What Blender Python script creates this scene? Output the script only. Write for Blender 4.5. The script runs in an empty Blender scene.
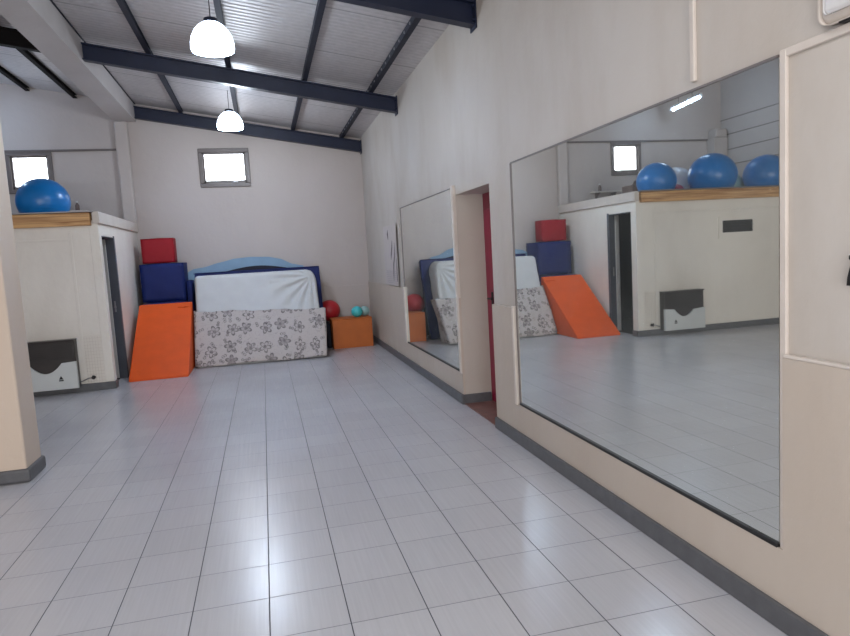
import bpy, bmesh, math, random
from mathutils import Vector, Matrix
random.seed(7)
C = bpy.context.scene.collection
PI = math.pi
WX, D, LX, FYB = 1.83, 11.45, -5.6, -3.0      # right wall, back wall, left wall, wall behind the camera
BX, BY = -1.96, 8.85                          # side and front plane of the storage booth
TILE = 0.326

# ------------------------------------------------------------------ materials
def new_mat(name):
    m = bpy.data.materials.new(name); m.use_nodes = True
    nt = m.node_tree; b = nt.nodes['Principled BSDF']
    return m, nt, b

def lin(c):
    return tuple(((v/255)/12.92 if v/255 <= .04045 else ((v/255+.055)/1.055)**2.4) for v in c) + (1,)

def simple(name, rgb, rough=.6, metal=0, var=.06, scale=6, bump=0.0, bscale=60, spec=.5, coat=0):
    m, nt, b = new_mat(name)
    N, L = nt.nodes, nt.links
    tc = N.new('ShaderNodeTexCoord')
    n = N.new('ShaderNodeTexNoise'); n.inputs['Scale'].default_value = scale; n.inputs['Detail'].default_value = 4
    L.new(tc.outputs['Object'], n.inputs['Vector'])
    r = N.new('ShaderNodeValToRGB')
    c = lin(rgb)
    r.color_ramp.elements[0].position = .3; r.color_ramp.elements[1].position = .7
    r.color_ramp.elements[0].color = tuple(v*(1-var) for v in c[:3])+(1,)
    r.color_ramp.elements[1].color = tuple(min(1, v*(1+var)) for v in c[:3])+(1,)
    L.new(n.outputs['Fac'], r.inputs['Fac']); L.new(r.outputs['Color'], b.inputs['Base Color'])
    b.inputs['Roughness'].default_value = rough; b.inputs['Metallic'].default_value = metal
    b.inputs['Specular IOR Level'].default_value = spec; b.inputs['Coat Weight'].default_value = coat
    if bump:
        n2 = N.new('ShaderNodeTexNoise'); n2.inputs['Scale'].default_value = bscale
        L.new(tc.outputs['Object'], n2.inputs['Vector'])
        bp = N.new('ShaderNodeBump'); bp.inputs['Strength'].default_value = bump; bp.inputs['Distance'].default_value = .01
        L.new(n2.outputs['Fac'], bp.inputs['Height']); L.new(bp.outputs['Normal'], b.inputs['Normal'])
    return m

def emit(name, rgb, s):
    m, nt, b = new_mat(name)
    b.inputs['Base Color'].default_value = lin(rgb)
    b.inputs['Emission Color'].default_value = lin(rgb); b.inputs['Emission Strength'].default_value = s
    return m

def plaster(name, rgb, stain, lowline=None, streak=.5):
    """old painted plaster: blotches, faint vertical runs, fine bump"""
    m, nt, b = new_mat(name); N, L = nt.nodes, nt.links
    tc = N.new('ShaderNodeTexCoord')
    mp = N.new('ShaderNodeMapping'); mp.inputs['Scale'].default_value = (.8, .8, .3)
    L.new(tc.outputs['Object'], mp.inputs['Vector'])
    n1 = N.new('ShaderNodeTexNoise'); n1.inputs['Scale'].default_value = 2.2; n1.inputs['Detail'].default_value = 7; n1.inputs['Roughness'].default_value = .6
    L.new(mp.outputs['Vector'], n1.inputs['Vector'])
    n2 = N.new('ShaderNodeTexNoise'); n2.inputs['Scale'].default_value = .7; n2.inputs['Detail'].default_value = 3
    L.new(tc.outputs['Object'], n2.inputs['Vector'])
    r1 = N.new('ShaderNodeMapRange'); r1.inputs[1].default_value = .45; r1.inputs[2].default_value = .75
    r1.inputs[3].default_value = 0; r1.inputs[4].default_value = streak
    L.new(n1.outputs['Fac'], r1.inputs[0])
    r2 = N.new('ShaderNodeMapRange'); r2.inputs[1].default_value = .35; r2.inputs[2].default_value = .7
    r2.inputs[3].default_value = 0; r2.inputs[4].default_value = .35
    L.new(n2.outputs['Fac'], r2.inputs[0])
    ad = N.new('ShaderNodeMath'); ad.operation = 'ADD'; ad.use_clamp = True
    L.new(r1.outputs[0], ad.inputs[0]); L.new(r2.outputs[0], ad.inputs[1])
    mx = N.new('ShaderNodeMix'); mx.data_type = 'RGBA'
    mx.inputs[6].default_value = lin(rgb); mx.inputs[7].default_value = lin(stain)
    L.new(ad.outputs[0], mx.inputs[0]); L.new(mx.outputs[2], b.inputs['Base Color'])
    b.inputs['Roughness'].default_value = .55; b.inputs['Specular IOR Level'].default_value = .35
    n3 = N.new('ShaderNodeTexNoise'); n3.inputs['Scale'].default_value = 9; n3.inputs['Detail'].default_value = 6
    L.new(tc.outputs['Object'], n3.inputs['Vector'])
    bp = N.new('ShaderNodeBump'); bp.inputs['Strength'].default_value = .25; bp.inputs['Distance'].default_value = .02
    L.new(n3.outputs['Fac'], bp.inputs['Height']); L.new(bp.outputs['Normal'], b.inputs['Normal'])
    return m

def math_node(nt, op, a, b=None, c=None, clamp=False):
    n = nt.nodes.new('ShaderNodeMath'); n.operation = op; n.use_clamp = clamp
    for i, v in enumerate((a, b, c)):
        if v is None: continue
        if isinstance(v, (int, float)): n.inputs[i].default_value = v
        else: nt.links.new(v, n.inputs[i])
    return n.outputs[0]

def tile_mat():
    m, nt, b = new_mat('glazed_floor_tile'); N, L = nt.nodes, nt.links
    tc = N.new('ShaderNodeTexCoord'); sp = N.new('ShaderNodeSeparateXYZ'); L.new(tc.outputs['Object'], sp.inputs[0])
    def grout(o, off):
        u = math_node(nt, 'DIVIDE', math_node(nt, 'SUBTRACT', o, off), TILE)
        f = math_node(nt, 'FRACT', u)
        d = math_node(nt, 'ABSOLUTE', math_node(nt, 'SUBTRACT', f, .5))        # .5 at the joint
        s = N.new('ShaderNodeMapRange'); s.interpolation_type = 'SMOOTHSTEP'
        s.inputs[1].default_value = .5-.0105; s.inputs[2].default_value = .5-.0045
        L.new(d, s.inputs[0]); return s.outputs[0], math_node(nt, 'FLOOR', u)
    gx, ix = grout(sp.outputs[0], -.091); gy, iy = grout(sp.outputs[1], 2.848)
    gy = math_node(nt, 'MULTIPLY', gy, .75)
    g = math_node(nt, 'MAXIMUM', gx, gy)
    cb = N.new('ShaderNodeCombineXYZ'); L.new(ix, cb.inputs[0]); L.new(iy, cb.inputs[1])
    wn = N.new('ShaderNodeTexWhiteNoise'); L.new(cb.outputs[0], wn.inputs['Vector'])
    # faint brushed streaks in two crossing directions
    def streak(rot, sc):
        mp = N.new('ShaderNodeMapping'); mp.inputs['Rotation'].default_value = (0, 0, rot); mp.inputs['Scale'].default_value = (sc, 2.0, 1)
        L.new(tc.outputs['Object'], mp.inputs['Vector'])
        n = N.new('ShaderNodeTexNoise'); n.inputs['Scale'].default_value = 1; n.inputs['Detail'].default_value = 3
        L.new(mp.outputs[0], n.inputs['Vector']); return n.outputs['Fac']
    s = math_node(nt, 'ADD', streak(.55, 70), streak(-.6, 70))
    big = N.new('ShaderNodeTexNoise'); big.inputs['Scale'].default_value = .9; big.inputs['Detail'].default_value = 5
    L.new(tc.outputs['Object'], big.inputs['Vector'])
    v = math_node(nt, 'ADD', math_node(nt, 'MULTIPLY', math_node(nt, 'SUBTRACT', s, 1.0), .12),
                  math_node(nt, 'MULTIPLY', math_node(nt, 'SUBTRACT', wn.outputs['Value'], .5), .05))
    v = math_node(nt, 'ADD', v, math_node(nt, 'MULTIPLY', math_node(nt, 'SUBTRACT', big.outputs['Fac'], .5), .18))
    v = math_node(nt, 'ADD', v, 1.0)
    hs = N.new('ShaderNodeHueSaturation'); hs.inputs['Color'].default_value = lin((184, 184, 189)); L.new(v, hs.inputs['Value'])
    mx = N.new('ShaderNodeMix'); mx.data_type = 'RGBA'; L.new(g, mx.inputs[0])
    L.new(hs.outputs[0], mx.inputs[6]); mx.inputs[7].default_value = lin((62, 64, 72))
    L.new(mx.outputs[2], b.inputs['Base Color'])
    ro = math_node(nt, 'ADD', math_node(nt, 'MULTIPLY', big.outputs['Fac'], .10), .20)
    ro = math_node(nt, 'ADD', ro, math_node(nt, 'MULTIPLY', g, .4)); L.new(ro, b.inputs['Roughness'])
    b.inputs['Specular IOR Level'].default_value = .55
    # each tile a touch out of level, joints sunk
    bp = N.new('ShaderNodeBump'); bp.inputs['Strength'].default_value = .35; bp.inputs['Distance'].default_value = .003
    h = math_node(nt, 'SUBTRACT', math_node(nt, 'MULTIPLY', s, .10), g)
    L.new(h, bp.inputs['Height']); L.new(bp.outputs['Normal'], b.inputs['Normal'])
    return m

def foil_mat():
    m, nt, b = new_mat('foil_faced_roof_lining'); N, L = nt.nodes, nt.links
    tc = N.new('ShaderNodeTexCoord'); sp = N.new('ShaderNodeSeparateXYZ'); L.new(tc.outputs['Object'], sp.inputs[0])
    w = math_node(nt, 'SINE', math_node(nt, 'MULTIPLY', sp.outputs[1], 2*PI/.085))
    seam = math_node(nt, 'FRACT', math_node(nt, 'DIVIDE', sp.outputs[1], 1.2))
    seam = math_node(nt, 'LESS_THAN', seam, .02)
    n = N.new('ShaderNodeTexNoise'); n.inputs['Scale'].default_value = 14; n.inputs['Detail'].default_value = 6; L.new(tc.outputs['Object'], n.inputs['Vector'])
    hs = N.new('ShaderNodeHueSaturation'); hs.inputs['Color'].default_value = lin((198, 194, 195))
    v = math_node(nt, 'ADD', math_node(nt, 'MULTIPLY', w, .05), math_node(nt, 'ADD', .78, math_node(nt, 'MULTIPLY', n.outputs['Fac'], .35)))
    v = math_node(nt, 'SUBTRACT', v, math_node(nt, 'MULTIPLY', seam, .35))
    L.new(v, hs.inputs['Value']); L.new(hs.outputs[0], b.inputs['Base Color'])
    b.inputs['Metallic'].default_value = .3; b.inputs['Roughness'].default_value = .45
    bp = N.new('ShaderNodeBump'); bp.inputs['Strength'].default_value = .35; bp.inputs['Distance'].default_value = .01
    h = math_node(nt, 'ADD', w, math_node(nt, 'MULTIPLY', n.outputs['Fac'], 1.2)); L.new(h, bp.inputs['Height'])
    L.new(bp.outputs['Normal'], b.inputs['Normal'])
    return m

def flower_mat():
    """cream cotton with loose grey-brown flowers and small leaves, laid out by UV (metres)"""
    m, nt, b = new_mat('flower_print_cotton'); N, L = nt.nodes, nt.links
    uv = N.new('ShaderNodeTexCoord').outputs['UV']
    def motif(scale, off, size, petals, depth, rnd, dens):
        mp = N.new('ShaderNodeMapping'); mp.inputs['Location'].default_value = (off, off*.7, 0); mp.inputs['Scale'].default_value = (scale, scale, 1)
        L.new(uv, mp.inputs['Vector'])
        vo = N.new('ShaderNodeTexVoronoi'); vo.voronoi_dimensions = '2D'; vo.inputs['Scale'].default_value = 1; vo.inputs['Randomness'].default_value = rnd
        L.new(mp.outputs[0], vo.inputs['Vector'])
        sb = N.new('ShaderNodeVectorMath'); sb.operation = 'SUBTRACT'; L.new(mp.outputs[0], sb.inputs[0]); L.new(vo.outputs['Position'], sb.inputs[1])
        s = N.new('ShaderNodeSeparateXYZ'); L.new(sb.outputs[0], s.inputs[0])
        ln = N.new('ShaderNodeVectorMath'); ln.operation = 'LENGTH'; L.new(sb.outputs[0], ln.inputs[0])
        cs = N.new('ShaderNodeSeparateColor'); L.new(vo.outputs['Color'], cs.inputs[0])
        an = math_node(nt, 'ADD', math_node(nt, 'ARCTAN2', s.outputs[1], s.outputs[0]), math_node(nt, 'MULTIPLY', cs.outputs[0], 6.28))
        pet = math_node(nt, 'ABSOLUTE', math_node(nt, 'SINE', math_node(nt, 'MULTIPLY', an, petals/2)))
        R = math_node(nt, 'MULTIPLY', math_node(nt, 'ADD', math_node(nt, 'MULTIPLY', pet, depth), 1-depth), size)
        q = math_node(nt, 'DIVIDE', ln.outputs['Value'], R)
        inside = math_node(nt, 'LESS_THAN', q, 1)
        rim = math_node(nt, 'MULTIPLY', inside, math_node(nt, 'GREATER_THAN', q, .74))
        vein = math_node(nt, 'MULTIPLY', inside, math_node(nt, 'LESS_THAN', pet, .25))
        heart = math_node(nt, 'LESS_THAN', q, .3)
        shade = math_node(nt, 'MULTIPLY', inside, math_node(nt, 'MULTIPLY', cs.outputs[1], .75))
        k = math_node(nt, 'MAXIMUM', math_node(nt, 'MAXIMUM', rim, vein), math_node(nt, 'MAXIMUM', heart, shade))
        return math_node(nt, 'MULTIPLY', k, math_node(nt, 'GREATER_THAN', cs.outputs[2], 1-dens))
    k = math_node(nt, 'MAXIMUM', motif(3.7, .3, .36, 5, .55, .5, 1.0),
                  motif(7.6, 4.1, .30, 2, .7, .8, .7))
    br = N.new('ShaderNodeTexNoise'); br.inputs['Scale'].default_value = 26; L.new(uv, br.inputs['Vector'])
    k = math_node(nt, 'MULTIPLY', k, math_node(nt, 'ADD', math_node(nt, 'MULTIPLY', br.outputs['Fac'], 1.0), .15), clamp=True)
    st = N.new('ShaderNodeTexNoise'); st.inputs['Scale'].default_value = 5; st.inputs['Distortion'].default_value = 2.5; L.new(uv, st.inputs['Vector'])
    twig = math_node(nt, 'LESS_THAN', math_node(nt, 'ABSOLUTE', math_node(nt, 'SUBTRACT', st.outputs['Fac'], .5)), .006)
    k = math_node(nt, 'MAXIMUM', k, math_node(nt, 'MULTIPLY', twig, .35))
    mx = N.new('ShaderNodeMix'); mx.data_type = 'RGBA'; L.new(k, mx.inputs[0])
    mx.inputs[6].default_value = lin((186, 178, 176)); mx.inputs[7].default_value = lin((66, 60, 63))
    L.new(mx.outputs[2], b.inputs['Base Color']); b.inputs['Roughness'].default_value = .85
    return m

def wood_mat():
    m, nt, b = new_mat('varnished_pine'); N, L = nt.nodes, nt.links
    tc = N.new('ShaderNodeTexCoord'); mp = N.new('ShaderNodeMapping'); mp.inputs['Scale'].default_value = (.9, 6, 22)
    L.new(tc.outputs['Object'], mp.inputs['Vector'])
    n = N.new('ShaderNodeTexNoise'); n.inputs['Scale'].default_value = 1.6; n.inputs['Detail'].default_value = 8; n.inputs['Distortion'].default_value = .8
    L.new(mp.outputs[0], n.inputs['Vector'])
    r = N.new('ShaderNodeValToRGB'); e = r.color_ramp.elements
    e[0].position = .3; e[0].color = lin((150, 100, 58)); e[1].position = .62; e[1].color = lin((214, 170, 116))
    L.new(n.outputs['Fac'], r.inputs[0]); L.new(r.outputs[0], b.inputs['Base Color']); b.inputs['Roughness'].default_value = .5
    return m

def mirror_mat():
    m, nt, b = new_mat('silvered_mirror_glass'); N, L = nt.nodes, nt.links
    b.inputs['Base Color'].default_value = lin((243, 245, 240)); b.inputs['Metallic'].default_value = 1
    b.inputs['Roughness'].default_value = .015
    # a slight dusty haze over the silvering
    d = N.new('ShaderNodeBsdfDiffuse'); d.inputs['Color'].default_value = lin((176, 182, 182))
    tc = N.new('ShaderNodeTexCoord'); n = N.new('ShaderNodeTexNoise'); n.inputs['Scale'].default_value = 1.5; L.new(tc.outputs['Object'], n.inputs['Vector'])
    mr = N.new('ShaderNodeMapRange'); mr.inputs[1].default_value = .35; mr.inputs[2].default_value = .7; mr.inputs[3].default_value = .06; mr.inputs[4].default_value = .14
    L.new(n.outputs['Fac'], mr.inputs[0])
    mx = N.new('ShaderNodeMixShader'); L.new(mr.outputs[0], mx.inputs[0]); L.new(b.outputs[0], mx.inputs[1]); L.new(d.outputs[0], mx.inputs[2])
    L.new(mx.outputs[0], N['Material Output'].inputs['Surface'])
    return m

def glass_mat():
    m, nt, b = new_mat('bright_window_glass'); N, L = nt.nodes, nt.links
    t = N.new('ShaderNodeBsdfTransparent'); t.inputs[0].default_value = (.97, .98, 1, 1)
    g = N.new('ShaderNodeBsdfGlossy'); g.inputs['Roughness'].default_value = .02
    mx = N.new('ShaderNodeMixShader'); mx.inputs[0].default_value = .06
    L.new(t.outputs[0], mx.inputs[1]); L.new(g.outputs[0], mx.inputs[2]); L.new(mx.outputs[0], N['Material Output'].inputs['Surface'])
    return m

M = {}
M['wall_r'] = plaster('right_wall_plaster', (194, 188, 182), (166, 153, 139), streak=.45)
M['wall_b'] = plaster('back_wall_plaster', (186, 177, 173), (172, 161, 156), streak=.3)
M['wall_w'] = plaster('wainscot_paint', (192, 181, 170), (174, 159, 145), streak=.3)
M['booth'] = plaster('booth_panel_paint', (234, 229, 221), (208, 201, 192), streak=.4)
M['girder'] = plaster('girder_plaster', (190, 184, 182), (170, 163, 160), streak=.3)
M['pillar'] = plaster('pillar_paint', (206, 191, 177), (190, 170, 150), streak=.3)
M['trim'] = simple('off_white_trim', (204, 195, 187), .6)
M['base'] = simple('grey_skirting_paint', (88, 89, 93), .45, var=.12, scale=14)
M['tile'] = tile_mat(); M['foil'] = foil_mat(); M['flower'] = flower_mat(); M['wood'] = wood_mat()
M['mirror'] = mirror_mat(); M['glass'] = glass_mat()
M['beam'] = simple('navy_black_steel_paint', (23, 31, 54), .42, var=.15, spec=.4)
M['purlin'] = simple('dark_steel_paint', (26, 30, 46), .6, spec=.3, var=.15)
M['blackbeam'] = simple('black_steel_paint', (18, 15, 17), .75, spec=.2)
M['winframe'] = simple('brown_grey_aluminium', (106, 98, 96), .45)
M['orange'] = simple('orange_vinyl', (222, 84, 6), .6, var=.05, bump=.1, bscale=12)
M['orange2'] = simple('dull_orange_board', (184, 96, 34), .6, var=.06)
M['red'] = simple('red_vinyl', (146, 20, 34), .62, spec=.3, var=.06, bump=.1, bscale=10)
M['navy'] = simple('navy_vinyl', (18, 34, 94), .62, spec=.3, var=.1, bump=.15, bscale=9)
M['blue'] = simple('royal_blue_vinyl', (28, 38, 92), .6, spec=.3, var=.08, bump=.1, bscale=8)
M['darknavy'] = simple('dark_navy_foam', (20, 24, 44), .7)
M['lblue'] = simple('light_blue_foam', (130, 160, 186), .7, var=.04)
M['sheet'] = simple('white_cotton', (196, 198, 200), .85, var=.03)
M['ball'] = simple('blue_rubber', (16, 116, 190), .3, var=.05, spec=.5)
M['whiteball'] = simple('pearly_white_rubber', (206, 206, 212), .25, var=.05)
M['pink'] = simple('dull_pink_rubber', (150, 70, 96), .5)
M['redball'] = simple('red_rubber', (178, 34, 44), .4)
M['teal'] = simple('turquoise_rubber', (70, 190, 196), .4)
M['palet'] = simple('pale_teal_rubber', (150, 186, 186), .35)
M['door'] = simple('crimson_door_paint', (130, 12, 50), .4, var=.1)
M['doorwhite'] = simple('white_door_paint', (196, 194, 190), .5)
M['doorgrey'] = simple('dark_grey_door_frame', (74, 78, 88), .5)
M['dark'] = simple('dark_interior_shade', (30, 28, 30), .8)  # dark colour standing in for shade inside booth and vent
M['heatdark'] = simple('smoked_heater_grille', (38, 32, 32), .35, var=.25, scale=9)
M['heatwhite'] = simple('white_heater_enamel', (204, 208, 208), .35, var=.03)
M['black'] = simple('black_plastic', (20, 18, 20), .5)
M['plast'] = simple('white_plastic', (214, 212, 212), .4, var=.03)
M['steel'] = simple('brushed_metal', (150, 150, 154), .35, metal=.8)
M['lamp'] = emit('glowing_opal_glass', (215, 233, 255), 7)
M['tube'] = emit('glowing_fluorescent_tube', (196, 224, 255), 40)
M['poster'] = simple('faded_poster_paper', (190, 182, 180), .6, var=.03)
M['ink'] = simple('grey_poster_ink', (92, 84, 86), .7)
M['lightink'] = simple('pale_poster_ink', (168, 162, 166), .7)
M['redtile'] = simple('reddish_threshold_tile', (120, 84, 78), .4, var=.2, scale=12)
M['brownbox'] = simple('grey_brown_cardboard', (120, 104, 100), .7)

# ------------------------------------------------------------------ mesh helpers
def box(bm, x0, x1, y0, y1, z0, z1, bev=0, seg=2, mat=None):
    r = bmesh.ops.create_cube(bm, size=1)
    vs = r['verts']
    for v in vs:
        v.co = Vector((x0+(v.co.x+.5)*(x1-x0), y0+(v.co.y+.5)*(y1-y0), z0+(v.co.z+.5)*(z1-z0)))
    if mat is not None:
        for v in vs: v.co = mat @ v.co
    if bev:
        es = list({e for v in vs for e in v.link_edges})
        bmesh.ops.bevel(bm, geom=es, offset=bev, segments=seg, profile=.5, affect='EDGES')
    return bm

def prism(bm, pts, axis, a, b):
    """extrude a polygon given in the two other axes, from a to b along axis"""
    def mk(p, t):
        c = [0, 0, 0]; o = [i for i in range(3) if i != axis]; c[o[0]], c[o[1]], c[axis] = p[0], p[1], t
        return bm.verts.new(c)
    A = [mk(p, a) for p in pts]; B = [mk(p, b) for p in pts]; n = len(pts)
    bm.faces.new(A); bm.faces.new(B[::-1])
    for i in range(n): bm.faces.new((A[i], A[(i+1) % n], B[(i+1) % n], B[i]))
    return bm

def cyl(bm, p, q, r, r2=None, n=16):
    p, q = Vector(p), Vector(q); d = q-p
    mt = Matrix.Translation((p+q)/2) @ d.to_track_quat('Z', 'Y').to_matrix().to_4x4()
    bmesh.ops.create_cone(bm, cap_ends=True, segments=n, radius1=r, radius2=r if r2 is None else r2, depth=d.length, matrix=mt)
    return bm

def tube(bm, pts, r, n=8):
    for a, b in zip(pts, pts[1:]): cyl(bm, a, b, r, n=n)
    return bm

def lathe(bm, prof, c, n=40):
    rings = []
    for r, z in prof:
        rings.append([bm.verts.new((c[0]+r*math.cos(2*PI*i/n), c[1]+r*math.sin(2*PI*i/n), c[2]+z)) for i in range(n)])
    for A, B in zip(rings, rings[1:]):
        for i in range(n): bm.faces.new((A[i], A[(i+1) % n], B[(i+1) % n], B[i]))
    return bm

def obj(name, bm, mat, parent=None, smooth=False):
    bmesh.ops.recalc_face_normals(bm, faces=bm.faces)
    me = bpy.data.meshes.new(name); bm.to_mesh(me); bm.free()
    for m in (mat if isinstance(mat, (list, tuple)) else [mat]): me.materials.append(m)
    if smooth:
        for p in me.polygons: p.use_smooth = True
    o = bpy.data.objects.new(name, me); C.objects.link(o)
    if parent:
        o.parent = parent; o.matrix_parent_inverse = parent.matrix_world.inverted() if False else Matrix.Translation(-Vector(parent.location))
    return o

def tag(o, label=None, cat=None, group=None, kind=None):
    if label: o['label'] = label
    if cat: o['category'] = cat
    if group: o['group'] = group
    if kind: o['kind'] = kind
    return o

def thing(name, label, cat, loc, group=None, kind=None):
    o = bpy.data.objects.new(name, None); o.empty_display_size = .1; C.objects.link(o)
    o.location = loc
    return tag(o, label, cat, group, kind)

def rebase(o):
    """origin of a mesh thing to the bottom centre of its bounds"""
    me = o.data; xs = [v.co for v in me.vertices]
    c = Vector(((min(v.x for v in xs)+max(v.x for v in xs))/2, (min(v.y for v in xs)+max(v.y for v in xs))/2, min(v.z for v in xs)))
    me.transform(Matrix.Translation(-c)); o.location = c
    return o

def struct(name, bm, mat, label=None):
    o = obj(name, bm, mat); o['kind'] = 'structure'
    if label: o['label'] = label
    return o

B = bmesh.new
CZ = lambda x: 3.56 - .165*(x-WX)          # underside of the roof lining
# ------------------------------------------------------------------ the setting
struct('floor', box(B(), LX-.15, WX+.5, FYB-.1, D+.15, -.1, 0), M['tile'], 'light grey glossy square-tiled floor')
bm = B(); prism(bm, [(LX-.15, CZ(LX-.15)), (WX+.3, CZ(WX+.3)), (WX+.3, CZ(WX+.3)+.06), (LX-.15, CZ(LX-.15)+.06)], 1, FYB-.1, D+.15)
struct('ceiling', bm, M['foil'], 'sloping roof lined with ribbed silver-grey foil')

# right wall with doorway
OY0, OY1, OZ = 5.0, 5.93, 2.03
bm = B(); box(bm, WX, WX+.27, FYB, OY0, 0, 3.62); box(bm, WX, WX+.27, OY1, D, 0, 3.62); box(bm, WX, WX+.27, OY0, OY1, OZ, 3.62)
struct('wall_right', bm, M['wall_r'], 'long off-white plaster wall carrying the mirrors')
# back wall with two small window openings
W1 = (-.888, -.092, 2.80, 3.42); W2 = (-3.74, -3.10, 2.79, 3.42)
bm = B(); zt = 4.9
xs = [LX-.1, W2[0], W2[1], W1[0], W1[1], WX+.27]
for i in range(5):
    x0, x1 = xs[i], xs[i+1]
    hole = W2 if i == 1 else W1 if i == 3 else None
    t0, t1 = CZ(x0)+.02, CZ(x1)+.02
    if hole:
        box(bm, x0, x1, D, D+.15, 0, hole[2]); prism(bm, [(x0, hole[3]), (x1, hole[3]), (x1, t1), (x0, t0)], 1, D, D+.15)
    else: prism(bm, [(x0, 0), (x1, 0), (x1, t1), (x0, t0)], 1, D, D+.15)
struct('wall_back', bm, M['wall_b'], 'pale grey-pink plaster gable wall')
struct('wall_left', box(B(), LX-.15, LX, FYB, D, 0, CZ(LX)+.02), M['wall_b'], 'pale plaster wall beyond the booth')
bm = B()
prism(bm, [(LX, 0), (WX, 0), (WX, CZ(WX)), (LX, CZ(LX))], 1, FYB-.1, FYB)
struct('wall_front', bm, M['wall_b'], 'plain wall behind the viewpoint')

# wainscot and trims of the right wall
WZ = 1.045
bm = B()
for a, b_ in ((FYB, 1.93), (1.93, 4.53), (4.53, OY0), (OY1, 6.0), (6.0, 8.42), (8.42, D)):
    hi = WZ
    if (a, b_) in ((1.93, 4.53), (6.0, 8.42)): hi = .31
    box(bm, WX-.022, WX, a, b_, 0, hi)
struct('trim_1', bm, M['wall_w'], 'raised lower panelling of the right wall')
struct('trim_2', box(B(), WX-.026, WX-.001, FYB, 1.925, WZ, WZ+.012, .003, 1), M['trim'], 'thin ledge along the panelling right of the large mirror')
struct('trim_3', box(B(), WX-.014, WX+.001, 1.922, 1.953, .3, 2.13, .003, 1), M['trim'], 'upright off-white batten on the right edge of the large mirror')
struct('trim_4', box(B(), WX-.012, WX+.001, FYB, 1.955, 2.105, 2.135, .003, 1), M['trim'], 'horizontal off-white batten right of the large mirror')
struct('trim_5', box(B(), WX-.035, WX+.001, 4.515, 4.55, .3, 1.06, .004, 1), M['trim'], 'short off-white batten on the left edge of the large mirror')
struct('trim_6', box(B(), WX-.035, WX+.001, 8.38, 8.44, .3, 1.06, .004, 1), M['trim'], 'short off-white batten on the far edge of the small mirror')
struct('trim_7', box(B(), WX-.035, WX+.001, 5.935, 5.99, .3, 2.12, .004, 1), M['trim'], 'upright batten between small mirror and doorway')
bm = B(); box(bm, -1.0, WX-.02, D-.018, D, 0, 1.0, .003, 1)
struct('trim_8', bm, M['wall_b'], 'raised lower panelling of the back wall')
bm = B(); box(bm, LX, -2.13, D-.035, D, 3.42, 3.45, .003, 1)
struct('trim_9', bm, M['winframe'], 'thin dark rail on the back wall above the booth')
bm = B()
for z in (2.6, 2.9, 3.2, 3.5, 3.8): box(bm, LX, LX+.012, 4, D, z, z+.012)
struct('trim_10', bm, M['winframe'], 'thin horizontal joints of the left wall')

def skirting(name, boxes, lab):
    bm = B()
    for q in boxes: box(bm, *q, .095 if False else 0)
    return bm
bm = B()
for a, b_ in ((FYB, OY0), (OY1, D)): box(bm, WX-.045, WX-.02, a, b_, 0, .095, .006, 2)
box(bm, WX-.045, WX+.26, OY1-.025, OY1, 0, .095, .006, 2)
struct('baseboard_right', bm, M['base'], 'dark grey skirting along the right wall')
struct('baseboard_back', box(B(), -1.0, WX-.045, D-.045, D-.018, 0, .095, .006, 2), M['base'], 'dark grey skirting along the back wall')
struct('trim_11', box(B(), WX-.02, WX+.27, OY0, OY1, 0, .008), M['redtile'], 'reddish tile threshold of the doorway')

# red door in the doorway
d = thing('door_1', 'crimson red door closed in the doorway between the two mirrors', None, (WX+.27, 5.46, 0), kind='structure')
obj('door_leaf', box(B(), WX+.272, WX+.31, OY0-.05, OY1+.05, 0, OZ+.05, .004, 1), M['door'], d)
bm = B()
for z0, z1 in ((.15, .9), (1.12, 1.88)): box(bm, WX+.262, WX+.275, OY0+.12, OY1-.12, z0, z1, .006, 2)
obj('door_panel', bm, M['door'], d)
bm = B(); box(bm, WX+.262, WX+.274, 5.76, 5.80, .93, 1.09, .004, 2); cyl(bm, (WX+.268, 5.78, 1.03), (WX+.22, 5.78, 1.03), .009); cyl(bm, (WX+.225, 5.785, 1.03), (WX+.225, 5.68, 1.03), .009)
obj('door_handle', bm, M['black'], d)

# windows
def window(name, w, lab):
    x0, x1, z0, z1 = w
    t = thing(name, lab, None, ((x0+x1)/2, D, z0), kind='structure')
    bm = B(); f = .055
    for q in ((x0-.01, x1+.01, z0-.01, z0+f), (x0-.01, x1+.01, z1-f, z1+.01), (x0-.01, x0+f, z0+f, z1-f), (x1-f, x1+.01, z0+f, z1-f)):
        box(bm, q[0], q[1], D-.025, D+.08, q[2], q[3], .006, 1)
    obj('window_frame', bm, M['winframe'], t)
    bm = B(); g = .028; a0, a1, b0, b1 = x0+f, x1-f, z0+f, z1-f
    for q in ((a0, a1, b0, b0+g+.02), (a0, a1, b1-g, b1), (a0, a0+g, b0, b1), (a1-g, a1, b0, b1)):
        box(bm, q[0], q[1], D+.01, D+.05, q[2], q[3], .004, 1)
    obj('window_sash', bm, M['winframe'], t)
    obj('window_pane', box(B(), a0, a1, D+.028, D+.034, b0, b1), M['glass'], t)
    obj('window_latch', box(B(), (a0+a1)/2+.12, (a0+a1)/2+.2, D-.012, D+.012, b0+.01, b0+.035, .004, 1), M['plast'], t)
window('window_1', W1, 'small brown-framed window high on the back wall above the mats')
window('window_2', W2, 'small brown-framed window behind the blue balls above the booth')

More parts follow.
